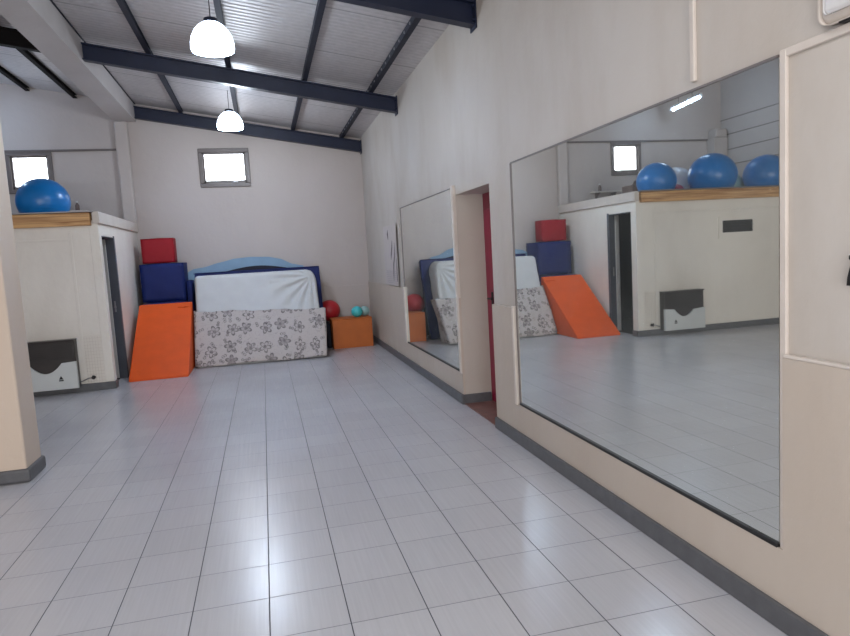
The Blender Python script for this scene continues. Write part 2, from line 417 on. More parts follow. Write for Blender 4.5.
# ------------------------------------------------------------------ roof steel
SL = -.165
def rafter(y, x0, x1, label, mat, dz=0):
    """I-section along X following the slope"""
    zt = lambda x: CZ(x)-.06+dz
    h, w, tf, tw = .19, .10, .016, .012
    prof = [(-w/2, 0), (w/2, 0), (w/2, -tf), (tw/2, -tf), (tw/2, -h+tf), (w/2, -h+tf), (w/2, -h), (-w/2, -h), (-w/2, -h+tf), (-tw/2, -h+tf), (-tw/2, -tf), (-w/2, -tf)]
    bm = B(); A = [bm.verts.new((x0, y+p, zt(x0)+q)) for p, q in prof]; Bv = [bm.verts.new((x1, y+p, zt(x1)+q)) for p, q in prof]
    bm.faces.new(A); bm.faces.new(Bv[::-1])
    for i in range(len(prof)): bm.faces.new((A[i], A[(i+1) % 12], Bv[(i+1) % 12], Bv[i]))
    t = thing('steel_beam', label, 'beam', ((x0+x1)/2, y, zt((x0+x1)/2)-h), group='navy roof beams across the hall' if mat is M['beam'] else 'black roof beams beyond the girder')
    obj('web_and_flanges', bm, mat, t)
    bm = B(); xe = x1-.012
    box(bm, xe-.0, xe+.011, y-.075, y+.075, zt(xe)-h-.03, zt(xe)+.01, .003, 1)
    for sy in (-1, 1):
        for dz2 in (-.04, -.15): cyl(bm, (xe-.022, y+sy*.05, zt(xe)+dz2), (xe+.002, y+sy*.05, zt(xe)+dz2), .012, n=6)
    obj('end_plate', bm, mat, t)
    return t
rafter(5.17, -1.8, WX, 'navy-black steel roof beam nearest, ending top centre above the right wall', M['beam'])
rafter(8.30, -1.8, WX, 'navy steel roof beam in the middle, crossing behind the near lamp', M['beam'])
rafter(11.37, -1.8, WX, 'navy steel roof beam against the back wall above the small window', M['beam'])
rafter(8.30, LX, -2.14, 'black steel roof beam left of the girder, top left corner', M['blackbeam'], dz=.02)
def purlin(x, y0, y1, label, mat, group):
    z = CZ(x)-.002
    bm = B(); h = .06
    prism(bm, [(x-.03, z), (x+.03, z), (x+.03, z-.01), (x-.02, z-.01), (x-.02, z-h+.008), (x+.03, z-h+.008), (x+.03, z-h), (x-.03, z-h)], 1, y0, y1)
    o = obj('roof_purlin', bm, mat)
    return tag(rebase(o), label, 'purlin', group)
G1 = 'dark roof purlins over the hall'
purlin(1.50, FYB+.05, D-.01, 'dark steel purlin nearest the right wall, with bolt heads along it', M['purlin'], G1)
purlin(.68, FYB+.05, D-.01, 'dark steel purlin passing between the pendant lamps and the right wall purlin', M['purlin'], G1)
purlin(-.21, FYB+.05, D-.01, 'dark steel purlin running right above the two pendant lamps', M['purlin'], G1)
purlin(-1.09, FYB+.05, D-.01, 'dark steel purlin left of the pendant lamps', M['purlin'], G1)
bm = B(); prism(bm, [(-1.80, CZ(-1.80)-.012), (-1.785, CZ(-1.785)-.012), (-1.785, CZ(-1.785)-.001), (-1.80, CZ(-1.80)-.001)], 1, FYB, D-.01)
struct('trim_13', bm, M['purlin'], 'thin dark joint between girder and roof lining')
G2 = 'black roof purlins beyond the girder'
purlin(-2.66, FYB+.05, D-.01, 'black steel purlin just left of the white girder', M['blackbeam'], G2)
purlin(-3.32, FYB+.05, D-.01, 'black steel purlin second left of the white girder', M['blackbeam'], G2)
# hex bolt heads along the first purlin
pp = [q for q in C.objects if q.name.startswith('roof_purlin')][0]
for i in range(24):
    bm = B(); cyl(bm, (1.463, 5.4+i*.24, CZ(1.5)-.04), (1.475, 5.4+i*.24, CZ(1.5)-.04), .014, n=6)
    obj('bolt', bm, M['steel'], pp)

# girder and near pillar
GX0, GX1, GZ = -2.12, -1.80, 3.87
bm = B(); prism(bm, [(GX0, GZ), (GX1, GZ), (GX1, CZ(GX1)), (GX0, CZ(GX0))], 1, FYB, D)
o = tag(rebase(obj('concrete_girder', bm, M['girder'])), 'thick white plastered girder running the length of the roof at left', 'beam')
bm = B(); box(bm, -2.13, -1.93, D-.10, D, 2.2, GZ, .03, 3)
tag(rebase(obj('wall_pilaster', bm, M['wall_b'])), 'shallow white pilaster under the far end of the girder', 'pilaster')
PX0, PX1, PY0, PY1 = -2.12, -1.79, 5.15, 5.48
p = thing('square_pillar', 'cream painted square pillar at the left edge with grey skirting', 'pillar', ((PX0+PX1)/2, (PY0+PY1)/2, 0))
obj('shaft', box(B(), PX0, PX1, PY0, PY1, 0, GZ, .018, 3), M['pillar'], p)
obj('skirting', box(B(), PX0-.022, PX1+.022, PY0-.022, PY1+.022, 0, .1, .02, 2), M['base'], p)

# ------------------------------------------------------------------ mirrors
def mirror(y0, y1, z0, z1, label, lower_dark=True):
    t = thing('wall_mirror', label, 'mirror', (WX, (y0+y1)/2, z0))
    obj('mirror_glass', box(B(), WX-.012, WX-.002, y0, y1, z0, z1), M['mirror'], t)
    bm = B(); box(bm, WX-.024, WX-.001, y0, y1, z0-.014, z0+.004, .003, 1); obj('bottom_channel', bm, M['black'], t)
    bm = B(); box(bm, WX-.018, WX-.001, y0, y1, z1-.003, z1+.006); box(bm, WX-.018, WX-.001, y1-.002, y1+.01, z0, z1)
    obj('edge_strip', bm, M['winframe'], t)
    return t
mirror(1.956, 4.485, .32, 2.115, 'large wall mirror on the right reflecting the booth and blue balls')
mirror(5.995, 8.40, .318, 2.10, 'smaller wall mirror beyond the doorway reflecting the mats')

# conduit, batten light, black fitting on the right wall
bm = B(); box(bm, WX-.018, WX, 2.405, 2.435, 2.15, 3.55, .004, 1)
o = tag(rebase(obj('cable_trunking', bm, M['trim'])), 'white vertical cable trunking on the wall above the large mirror', 'cable cover')
t = thing('emergency_light', 'white rounded bulkhead light high on the wall at the top right corner', 'light', (WX, 1.55, 2.14))
bm = B(); box(bm, WX-.045, WX-.001, 1.15, 1.765, 2.142, 2.31, .04, 5); obj('housing', bm, M['trim'], t, True)
bm = B(); box(bm, WX-.058, WX-.04, 1.2, 1.73, 2.17, 2.285, .016, 4); obj('diffuser', bm, M['plast'], t, True)
bm = B(); box(bm, WX-.03, WX-.001, 1.2, 1.70, 2.136, 2.146, .004, 1); obj('shadow_strip', bm, M['black'], t)  # black strip standing in for the shadow under the housing
t = thing('wall_hook', 'black wall fitting cut off by the right edge of the photo', 'fitting', (WX, 1.64, 1.3))
bm = B(); prism(bm, [(1.66, 1.318), (1.657, 1.345), (1.646, 1.385), (1.56, 1.40), (1.56, 1.318)], 0, WX-.03, WX); obj('lower_plate', bm, M['black'], t)
bm = B(); box(bm, WX-.03, WX, 1.56, 1.655, 1.40, 1.415, .003, 1); obj('upper_plate', bm, M['black'], t)

# poster between small mirror and back corner
t = thing('poster', 'faded exercise poster with grey curved strokes near the back corner', 'poster', (WX, 9.2, 1.03))
obj('paper', box(B(), WX-.026, WX-.0225, 8.72, 9.66, 1.06, 1.92), M['poster'], t)
def stroke(pts, w):
    bm = B()
    for (y0, z0, w0), (y1, z1, w1) in zip(pts, pts[1:]):
        bm.faces.new([bm.verts.new((WX-.0275, y, z)) for y, z in ((y0-w0, z0), (y1-w1, z1), (y1+w1, z1), (y0+w0, z0))])
    bmesh.ops.remove_doubles(bm, verts=bm.verts, dist=.0001)
    obj('printed_stroke', bm, M['ink'], t)
stroke([(9.30, 1.86, .01), (9.32, 1.80, .05), (9.30, 1.72, .02)], 0)
stroke([(9.02, 1.70, .01), (9.05, 1.6, .04), (9.12, 1.5, .04), (9.16, 1.42, .01)], 0)
stroke([(8.86, 1.66, .01), (8.88, 1.5, .03), (8.98, 1.36, .04), (9.02, 1.2, .03), (9.03, 1.12, .01)], 0)
stroke([(8.78, 1.45, .008), (8.79, 1.3, .02), (8.77, 1.12, .02)], 0)
bm = B()
for i in range(7): box(bm, WX-.0272, WX-.0262, 8.8, 9.56, 1.09+i*.028, 1.097+i*.028)
for i in range(8): box(bm, WX-.0272, WX-.0262, 8.84+i*.09, 8.85+i*.09, 1.09, 1.26)
obj('printed_grid', bm, M['lightink'], t)

# ------------------------------------------------------------------ pendant lamps
def pendant(x, y, label, z0):
    t = thing('pendant_lamp', label, 'lamp', (x, y, z0), group='dome pendant lamps')
    prof = [(.172, 0), (.178, .02), (.177, .06), (.166, .11), (.142, .16), (.108, .20), (.07, .225), (.05, .23)]
    bm = B(); lathe(bm, prof, (x, y, z0)); obj('lamp_shade', bm, M['lamp'], t, True)
    bm = B(); bmesh.ops.create_uvsphere(bm, u_segments=24, v_segments=14, radius=.085, matrix=Matrix.Translation((x, y, z0+.09))); obj('bulb', bm, M['lamp'], t, True)
    bm = B(); lathe(bm, [(.0, .27), (.03, .27), (.055, .262), (.06, .225), (.06, .215), (.0, .215)], (x, y, z0), 24); obj('cap', bm, M['purlin'], t, True)
    bm = B(); cyl(bm, (x, y, z0+.265), (x, y, CZ(x)-.01), .004, n=8); obj('cord', bm, M['black'], t)
    return t
LP = [(-.262, 5.85, 'nearer white dome pendant lamp glowing bright below the roof'), (-.285, 9.55, 'farther white dome pendant lamp in front of the back wall beam')]
for (x, y, l), z in zip(LP, (3.29, 3.375)): pendant(x, y, l, z)
# fluorescent batten seen only in the mirror
t = thing('fluorescent_light', 'bluish glowing fluorescent tube light seen in the large mirror', 'light', (-4.1, 10.4, 3.9))
bm = B(); cyl(bm, (-4.16, 10.98, 3.93), (-4.0, 10.0, 3.93), .02); obj('glowing_tube', bm, M['tube'], t)
bm = B(); box(bm, -.03, .03, -.55, .55, 0, .04, .006, 1, mat=Matrix.Translation((-4.08, 10.49, 3.955)) @ Matrix.Rotation(-.16, 4, 'Z').inverted()); obj('fixture_body', bm, M['plast'], t)
bm = B(); cyl(bm, (-4.12, 10.75, 3.99), (-4.12, 10.75, CZ(-4.12)), .004); obj('hanging_wire', bm, M['black'], t)
bm = B(); cyl(bm, (-4.04, 10.25, 3.99), (-4.04, 10.25, CZ(-4.04)), .004); obj('hanging_wire', bm, M['black'], t)

# ------------------------------------------------------------------ storage booth
RZ = 2.14
s = thing('storage_booth', 'white panelled storage booth at left with a pine beam along its roof edge', 'booth', (-3.7, 10.1, 0))
DY0, DY1, DZ = 8.985, 9.64, 1.95
T = .09
bm = B()
box(bm, LX, BX, BY, BY+T, 0, RZ-.02)
obj('front_wall', bm, M['booth'], s)
bm = B(); box(bm, BX-T, BX, BY+T, DY0, 0, RZ-.02); box(bm, BX-T, BX, DY1, D-.001, 0, RZ-.02); box(bm, BX-T, BX, DY0, DY1, DZ, RZ-.02)
obj('side_wall', bm, M['booth'], s)
obj('roof_slab', box(B(), LX, BX, BY+.01, D-.001, RZ-.02, RZ), M['booth'], s)
struct('trim_12', box(B(), BX-.05, BX+.03, BY-.03, D-.001, 2.10, 2.245, .004, 1), M['trim'], 'white fascia board along the side roof edge of the booth')
pb = thing('wooden_beam', 'varnished pine beam along the front roof edge of the booth', 'beam', (-3.8, BY, 2.075))
obj('timber', box(B(), LX, BX-.07, BY-.06, BY+.06, 2.075, 2.235, .004, 1), M['wood'], pb)
obj('top_sheet', box(B(), LX, BX-.03, BY-.11, BY+.2, 2.237, 2.252, .002, 1), M['steel'], pb)
bm = B()
box(bm, -2.06, BX+.004, BY-.012, BY, .1, 2.07, .003, 1)
box(bm, -2.30, -2.27, BY-.01, BY, .1, 2.0, .003, 1); box(bm, LX, -2.3, BY-.01, BY, 1.90, 1.925, .003, 1)
box(bm, -2.30, -2.02, BY-.008, BY, .70, .715)
obj('cover_strip', bm, M['booth'], s)
bm = B()
for i in range(7): box(bm, -2.292+i*.032, -2.29+i*.032, BY-.006, BY-.001, .1, .69)
for i in range(14): box(bm, -2.295, -2.06, BY-.006, BY-.001, .12+i*.042, .1225+i*.042)
obj('grid_panel', bm, M['trim'], s)
bm = B(); box(bm, LX, BX+.022, BY-.024, BY+.0, 0, .095, .006, 2); box(bm, BX, BX+.022, BY-.02, DY0, 0, .095, .006, 2); obj('skirting', bm, M['base'], s)
# door frame and the door folded back inside
bm = B(); box(bm, BX-T-.01, BX+.006, DY1-.012, DY1, 0, DZ, .002, 1); box(bm, BX-.001, BX+.008, DY1-.01, DY1+.05, 0, DZ+.02, .002, 1); box(bm, BX-T, BX+.004, DY0, DY1, DZ-.012, DZ, .002, 1)
obj('door_frame', bm, M['doorgrey'], s)
dl = obj('door_leaf', box(B(), BX-T-.075, BX-T-.01, DY1-.03, DY1+.01, .01, DZ-.02, .003, 1), M['doorwhite'], s)
bm = B(); cyl(bm, (BX-T+.03, DY1-.03, 1.0), (BX-T+.03, DY1-.012, 1.0), .014); box(bm, BX-T+.02, BX-T+.04, DY1-.022, DY1-.01, .93, 1.08, .003, 1); obj('latch', bm, M['steel'], dl)
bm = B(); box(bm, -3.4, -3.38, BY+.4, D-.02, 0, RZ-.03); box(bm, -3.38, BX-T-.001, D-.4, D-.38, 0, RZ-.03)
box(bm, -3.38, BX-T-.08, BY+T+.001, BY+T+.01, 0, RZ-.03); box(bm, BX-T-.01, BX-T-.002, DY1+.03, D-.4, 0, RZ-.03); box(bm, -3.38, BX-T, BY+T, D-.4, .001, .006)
obj('shade_lining', bm, M['dark'], s)  # dark surfaces put in for the shade behind the booth doorway

# heater on the booth front
hx0, hx1, hz0, hz1 = -3.05, -2.345, .075, .672
h = thing('wall_heater', 'white wall heater with dark upper grille on the booth front', 'heater', ((hx0+hx1)/2, BY, hz0))
yf = BY-.15
obj('casing', box(B(), hx0, hx1, yf+.02, BY-.002, hz0, hz1, .012, 2), M['heatdark'], h)
# white lower front with the scooped top edge
zc = .40; pts = [(hx0-.004, hz0), (hx1+.004, hz0), (hx1+.004, zc+.01), (hx1-.16, zc)]
for i in range(13):
    a = i/12; pts.append((hx1-.17-a*.34, zc-.015-.105*math.sin(a*PI)**.9))
pts += [(hx0+.15, zc-.015), (hx0-.004, zc)]
bm = B(); prism(bm, pts, 1, yf-.004, yf+.04); obj('front_panel', bm, M['heatwhite'], h)
bm = B()
for i in range(9): box(bm, hx0+.03, hx1-.03, yf+.014, yf+.021, .45+i*.022, .456+i*.022)
obj('grille', bm, M['black'], h)
obj('top_rim', box(B(), hx0-.004, hx1+.004, yf+.005, BY-.002, hz1-.006, hz1+.012, .005, 2), M['heatdark'], h)
bm = B(); vs = [bm.verts.new((x, yf-.006, z)) for x, z in ((hx1-.205, .2), (hx1-.155, .2), (hx1-.18, .245))]; bm.faces.new(vs)
box(bm, hx1-.205, hx1-.155, yf-.007, yf-.003, .178, .194); obj('flame_symbol', bm, M['black'], h)
v = thing('gas_valve', 'small black gas valve low on the wall beside the heater', 'valve', (-2.2, BY, .12))
bm = B(); cyl(bm, (-2.19, BY-.008, .17), (-2.19, BY-.05, .17), .022, n=12); box(bm, -2.2, -2.18, BY-.06, BY-.05, .15, .20, .003, 1); obj('knob', bm, M['black'], v)
bm = B(); tube(bm, [(-2.19, BY-.03, .17), (-2.25, BY-.03, .165), (-2.32, BY-.03, .135), (-2.345, BY-.03, .13)], .007); obj('pipe', bm, M['steel'], v)

# vent on the booth front
vx0, vx1, vz0, vz1 = -4.12, -3.43, 1.45, 1.80
v = thing('wall_vent', 'white framed rectangular vent opening high on the booth front', 'vent', ((vx0+vx1)/2, BY, vz0))
bm = B(); ix0, ix1, iz0, iz1 = -4.07, -3.5, 1.545, 1.735
for q in ((vx0, vx1, vz0, iz0), (vx0, vx1, iz1, vz1), (vx0, ix0, iz0, iz1), (ix1, vx1, iz0, iz1)): box(bm, q[0], q[1], BY-.02, BY-.001, q[2], q[3])
obj('frame', bm, M['booth'], v)
obj('recess_shade', box(B(), ix0, ix1, BY-.008, BY-.001, iz0, iz1), M['dark'], v)  # flat dark panel in place of the shaded depth of the vent
bm = B()
for i in range(4): box(bm, ix0, ix1-.02, BY-.02, BY-.01, iz0+.02+i*.045, iz0+.028+i*.045)
obj('louvre', bm, M['heatdark'], v)

# ------------------------------------------------------------------ on the booth roof
def ball(x, y, r, label, mat, z=RZ, group=None, cat='ball', name='exercise_ball', ribs=True, plug=True):
    t = thing(name, label, cat, (x, y, z), group=group)
    bm = B(); bmesh.ops.create_uvsphere(bm, u_segments=64, v_segments=40, radius=r, matrix=Matrix.Translation((x, y, z+r*.965)) @ Matrix.Diagonal((1.012, 1.012, .965, 1)))
    if ribs:
        c = Vector((x, y, z+r*.965))
        for w in bm.verts:
            dd = w.co-c; la = dd.z/(r*.965)
            k = .0022*math.sin(la*34)*(1 if abs(la) < .75 else 0)
            w.co = c+dd*(1+k)
    obj('ball_body', bm, mat, t, True)
    if plug:
        c = Vector((x, y, z+r*.965)); dv = Vector((.35, -.9, -.25)).normalized()
        bm = B(); cyl(bm, c+dv*r*.985, c+dv*(r*1.004), .013, n=12); obj('air_plug', bm, M['plast'], t, True)
    return t
GB = 'blue exercise balls on the booth roof'
ball(-2.69, 9.38, .31, 'blue exercise ball nearest the booth corner, beside the pillar', M['ball'], group=GB)
ball(-3.83, 9.48, .385, 'largest blue exercise ball, middle one reflected in the large mirror', M['ball'], group=GB)
ball(-4.88, 9.45, .36, 'blue exercise ball farthest from the booth corner, cut off by the mirror edge', M['ball'], group=GB)
ball(-3.74, 10.35, .33, 'pearly white exercise ball behind the largest blue ball', M['whiteball'])
ball(-3.38, 9.85, .15, 'small dull pink ball on the booth roof between two blue balls', M['pink'], ribs=False)
ball(-4.55, 9.95, .24, 'pale blue-white ball behind the gap between two blue balls', M['palet'], ribs=False)
t = thing('wall_shelf', 'narrow grey shelf on the back wall above the booth roof', 'shelf', (-2.95, D-.1, 2.42))
obj('board', box(B(), -3.25, -2.62, D-.2, D-.001, 2.455, 2.48, .004, 1), M['trim'], t)
for x in (-3.1, -2.75):
    bm = B(); prism(bm, [(D-.001, 2.455), (D-.17, 2.455), (D-.001, 2.33)], 0, x, x+.02); obj('bracket', bm, M['winframe'], t)
t = thing('small_bottle', 'small grey-brown bottle standing on the narrow shelf', 'bottle', (-2.78, D-.1, 2.48))
bm = B(); lathe(bm, [(0, 0), (.03, 0), (.032, .02), (.032, .08), (.015, .11), (.012, .13), (0, .13)], (-2.78, D-.1, 2.481), 20); obj('body', bm, M['brownbox'], t, True)
bm = B(); cyl(bm, (-2.78, D-.1, 2.605), (-2.78, D-.1, 2.63), .016); obj('cap', bm, M['plast'], t)
t = thing('cardboard_box', 'grey-brown cardboard box behind the blue ball nearest the corner', 'box', (-3.08, 10.6, RZ))
obj('carton', box(B(), -3.25, -2.92, 10.45, 10.8, RZ, RZ+.36, .01, 2), M['brownbox'], t)
bm = B(); prism(bm, [(10.45, RZ+.36), (10.36, RZ+.42), (10.365, RZ+.427), (10.455, RZ+.366)], 0, -3.25, -2.92); obj('flap', bm, M['brownbox'], t)
bm = B(); box(bm, -5.58, -5.26, D-.22, D-.001, RZ, 3.45, .01, 2); box(bm, -5.56, -5.29, D-.24, D-.001, 3.45, 3.62, .03, 3)
tag(rebase(obj('chimney_flue', bm, M['wall_b'])), 'pale boxed flue in the far corner above the booth roof', 'flue')

# ------------------------------------------------------------------ soft play stack at left
# wedge
wx0, wx1 = -1.865, -1.105
yt, zt = 10.5, .955
t = thing('foam_wedge', 'large orange foam wedge sloping down in front of the blue block', 'foam wedge', ((wx0+wx1)/2, 9.9, 0))
bm = B(); prism(bm, [(9.205, 0), (9.205, .025), (yt-.03, zt-.005), (yt, zt), (yt+.02, zt-.02), (yt+.02, 0)], 0, wx0, wx1)
bmesh.ops.bevel(bm, geom=list(bm.edges), offset=.008, segments=2, affect='EDGES')
obj('vinyl_body', bm, M['orange'], t)
bm = B(); sl = math.atan2(zt-.025, yt-.03-9.205)
for yy, xx in ((yt-.12, wx1-.2),):
    z = .025+(yy-9.205)*math.tan(sl); tube(bm, [(xx, yy, z+.004), (xx+.09, yy-.01, z-.002), (xx+.17, yy, z+.006)], .006)
obj('strap', bm, M['orange'], t, True)
# support block under the blue one
o = obj('foam_block', box(B(), -1.84, -1.225, 10.56, 11.38, 0, .960, .02, 3), M['navy'])
tag(rebase(o), 'navy foam block hidden behind the orange wedge, under the blue block', 'foam block')
def soft(name, x0, x1, y0, y1, z0, z1, mat, label, cat, bev=.022):
    t = thing(name, label, cat, ((x0+x1)/2, (y0+y1)/2, z0))
    bm = B(); box(bm, x0, x1, y0, y1, z0, z1)
    bmesh.ops.subdivide_edges(bm, edges=list(bm.edges), cuts=9, use_grid_fill=True)
    cx, cy, cz = (x0+x1)/2, (y0+y1)/2, (z0+z1)/2
    rnd = random.Random(hash(label) % 1000 if False else len(label))
    ph = [rnd.uniform(0, 6) for _ in range(6)]
    for w in bm.verts:
        u, v, q = (w.co.x-cx)/(x1-x0)*2, (w.co.y-cy)/(y1-y0)*2, (w.co.z-cz)/(z1-z0)*2
        k = .006*math.sin(u*4+ph[0])*math.sin(q*5+ph[1])
        if abs(abs(v)-1) < .01: w.co.y += math.copysign(.010*(1-u*u)*(1-q*q)+k*(1-abs(u)), v)
        if abs(abs(u)-1) < .01: w.co.x += math.copysign(.010*(1-v*v)*(1-q*q), u)
        if q > .99: w.co.z += .010*(1-u*u)*(1-v*v)-.006*abs(u*v)
    obj('vinyl_cover', bm, mat, t, True)
    bm = B()
    c8 = [(x, y, z) for x in (x0, x1) for y in (y0, y1) for z in (z0+.004, z1-.002)]
    for i in range(8):
        for j in range(i+1, 8):
            if sum(abs(c8[i][k]-c8[j][k]) > .001 for k in range(3)) == 1: cyl(bm, c8[i], c8[j], .0025, n=6)
    obj('piping', bm, mat, t, True)
    return t
soft('foam_block', -1.87, -1.225, 10.85, 11.38, .97, 1.565, M['navy'], 'dark blue foam block standing above the orange wedge under the red cube', 'foam block')
soft('foam_cube', -1.83, -1.35, 10.93, 11.22, 1.578, 1.965, M['red'], 'red foam cube on top of the dark blue block', 'foam cube')
soft('foam_slab', -1.205, -1.135, 10.92, 11.28, 0, 1.27, M['navy'], 'narrow navy foam slab standing between the blue block and the covered mattress', 'foam slab')

# ------------------------------------------------------------------ leaning mats and covered mattress
def slab(bm, x0, x1, foot, top, thick, n=(1, 1), bev=.015):
    """slab whose front face runs from foot (y,z) to top (y,z)"""
    fy, fz = foot; ty, tz = top; L = math.hypot(ty-fy, tz-fz); uy, uz = (ty-fy)/L, (tz-fz)/L; ny, nz = uz, -uy
    mt = Matrix(((1, 0, 0, 0), (0, ny, uy, fy), (0, nz, uz, fz), (0, 0, 0, 1)))
    box(bm, x0, x1, 0, thick, 0, L, bev, 3, mat=mt)
t = thing('gym_mat', 'big royal blue gym mat leaning on the back wall behind the mattress', 'mat', (-.05, 10.9, 0))
bm = B(); slab(bm, -1.095, .925, (10.62, .012), (11.13, 1.385), .13); obj('vinyl_cover', bm, M['blue'], t)
bm = B()
for zz in (.02, 1.37):
    yy = 10.62+(zz-.012)*(.51/1.373)-.004; cyl(bm, (-1.11, yy, zz), (.915, yy, zz), .006, n=6)
cyl(bm, (.92, 10.618, .02), (.92, 11.126, 1.38), .006, n=6)
obj('piping', bm, M['navy'], t, True)
# second thin navy mat with a bowed top edge
def bowed(x0, x1, y, zfn, thick, mat, name, n=40, lean=.12, part='foam_sheet'):
    bm = B(); rows = 12; F = []; K = []
    for i in range(n+1):
        x = x0+(x1-x0)*i/n; f = []; k = []
        for j in range(rows+1):
            z = zfn(x)*j/rows; yy = y+lean*(z/1.5)
            f.append(bm.verts.new((x, yy, z))); k.append(bm.verts.new((x, yy+thick, z)))
        F.append(f); K.append(k)
    for i in range(n):
        for j in range(rows):
            bm.faces.new((F[i][j], F[i+1][j], F[i+1][j+1], F[i][j+1])); bm.faces.new((K[i][j], K[i][j+1], K[i+1][j+1], K[i+1][j]))
        bm.faces.new((F[i][rows], F[i+1][rows], K[i+1][rows], K[i][rows])); bm.faces.new((F[i][0], K[i][0], K[i+1][0], F[i+1][0]))
    for i in (0, n):
        for j in range(rows): bm.faces.new((F[i][j], F[i][j+1], K[i][j+1], K[i][j]))
    return obj(part, bm, mat)
def ztop_navy(x): 
    u = (x+.62)/1.05; return 1.375+.07*max(0, math.sin(max(0, min(1, u))*PI))
o = bowed(-.95, .86, 11.295, ztop_navy, .035, M['darknavy'], 'n', lean=.0, part='exercise_mat')
tag(rebase(o), 'thin dark navy mat with bowed top edge rising behind the blue gym mat', 'mat')
def ztop_lb(x):
    P = [(-1.22, 1.40), (-1.12, 1.45), (-.95, 1.47), (-.72, 1.53), (-.45, 1.585), (-.2, 1.60), (.1, 1.585), (.3, 1.54), (.5, 1.44), (.7, 1.40)]
    for (a, b_), (c, d_) in zip(P, P[1:]):
        if a <= x <= c: 
            k = (x-a)/(c-a); return b_+(d_-b_)*(k*k*(3-2*k)*.4+k*.6)
    return 1.4
o = bowed(-1.22, .68, 11.35, ztop_lb, .05, M['lblue'], 'l', lean=.0, part='foam_mat')
tag(rebase(o), 'light blue foam mat arching up at the back above the blue mat', 'mat')
# mattress with white sheet
def prof_y(z, bulge=0):
    P = [(0, 9.90), (.1, 9.93), (.4, 10.10), (.8, 10.38), (1.1, 10.50), (1.25, 10.545), (1.4, 10.60)]
    for (a, b_), (c, d_) in zip(P, P[1:]):
        if a <= z <= c: k = (z-a)/(c-a); return b_+(d_-b_)*k
    return P[-1][1]
def noise(x, y):
    return math.sin(x*5.1+y*3.3)*.5+math.sin(x*11.7-y*7.9+1.3)*.3+math.sin(x*23.1+y*17.3+.7)*.2
t = thing('covered_mattress', 'thick mattress in a white fitted sheet leaning against the blue mat', 'mattress', (-.1, 10.1, 0))
bm = B(); nx, nz = 110, 70; X0, X1, Z1 = -1.05, .905, 1.335
TH = .42
def outline_right(z):            # right border narrows towards the rounded top corner
    if z > 1.12: k = (z-1.12)/(Z1-1.12); return X1-.085-.13*(1-math.sqrt(max(0, 1-k*k)))
    return X1-.075-.01*(z/1.12)
def outline_left(z): 
    return X0+.0*z + (.03*(1-math.sqrt(max(0, 1-((z-1.27)/(Z1-1.27))**2))) if z > 1.27 else 0)
G = []
for j in range(nz+1):
    z = Z1*j/nz; row = []
    xl, xr = outline_left(z), outline_right(z)
    for i in range(nx+1):
        u = i/nx; x = xl+(xr-xl)*u
        eu = min(u*(xr-xl), (1-u)*(xr-xl)); ez = Z1-z
        rnd_ = .045
        back = 0
        if eu < rnd_: back += rnd_-math.sqrt(max(0, rnd_**2-(rnd_-eu)**2))
        if ez < rnd_: back += rnd_-math.sqrt(max(0, rnd_**2-(rnd_-ez)**2))
        # creases fanning from the top right corner
        cxr, czr = .74, 1.24; dx, dz = x-cxr, z-czr; r = math.hypot(dx, dz)+.001; a = math.atan2(-dz, -dx)
        fan = .020*math.sin(a*16+.6*math.sin(r*5))*math.exp(-((r-.35)/.38)**2) if dx < .06 else 0
        sag = -.014*math.exp(-((z-1.18+.12*(x-.35)**2-.07*x)/.016)**2)*(1 if .1 < x < .72 else 0)
        fold = .005*noise(x*.8, z*1.4)
        row.append(bm.verts.new((x, prof_y(z)+back+fan+sag+fold, z)))
    G.append(row)
for j in range(nz):
    for i in range(nx): bm.faces.new((G[j][i], G[j][i+1], G[j+1][i+1], G[j+1][i]))
# sides, top and back of the mattress
ring = [G[j][0] for j in range(nz+1)] + G[nz][1:] + [G[j][nx] for j in range(nz-1, -1, -1)]
def bk(v): return Vector((v.co.x, min(v.co.y+TH-(.28 if v.co.z > 1.0 else 0)*0, 10.50+v.co.z*.38), v.co.z))
prev = ring
for s_ in range(1, 7):
    f = s_/6; cur = []
    for v0 in ring:
        q = bk(v0); p = v0.co.lerp(q, f); p.x += .004*noise(p.z*3, p.y*6); cur.append(bm.verts.new(p))
    for a in range(len(ring)-1): bm.faces.new((prev[a], prev[a+1], cur[a+1], cur[a]))
    prev = cur
bm.faces.new(prev)
obj('fitted_sheet', bm, M['sheet'], t, True)
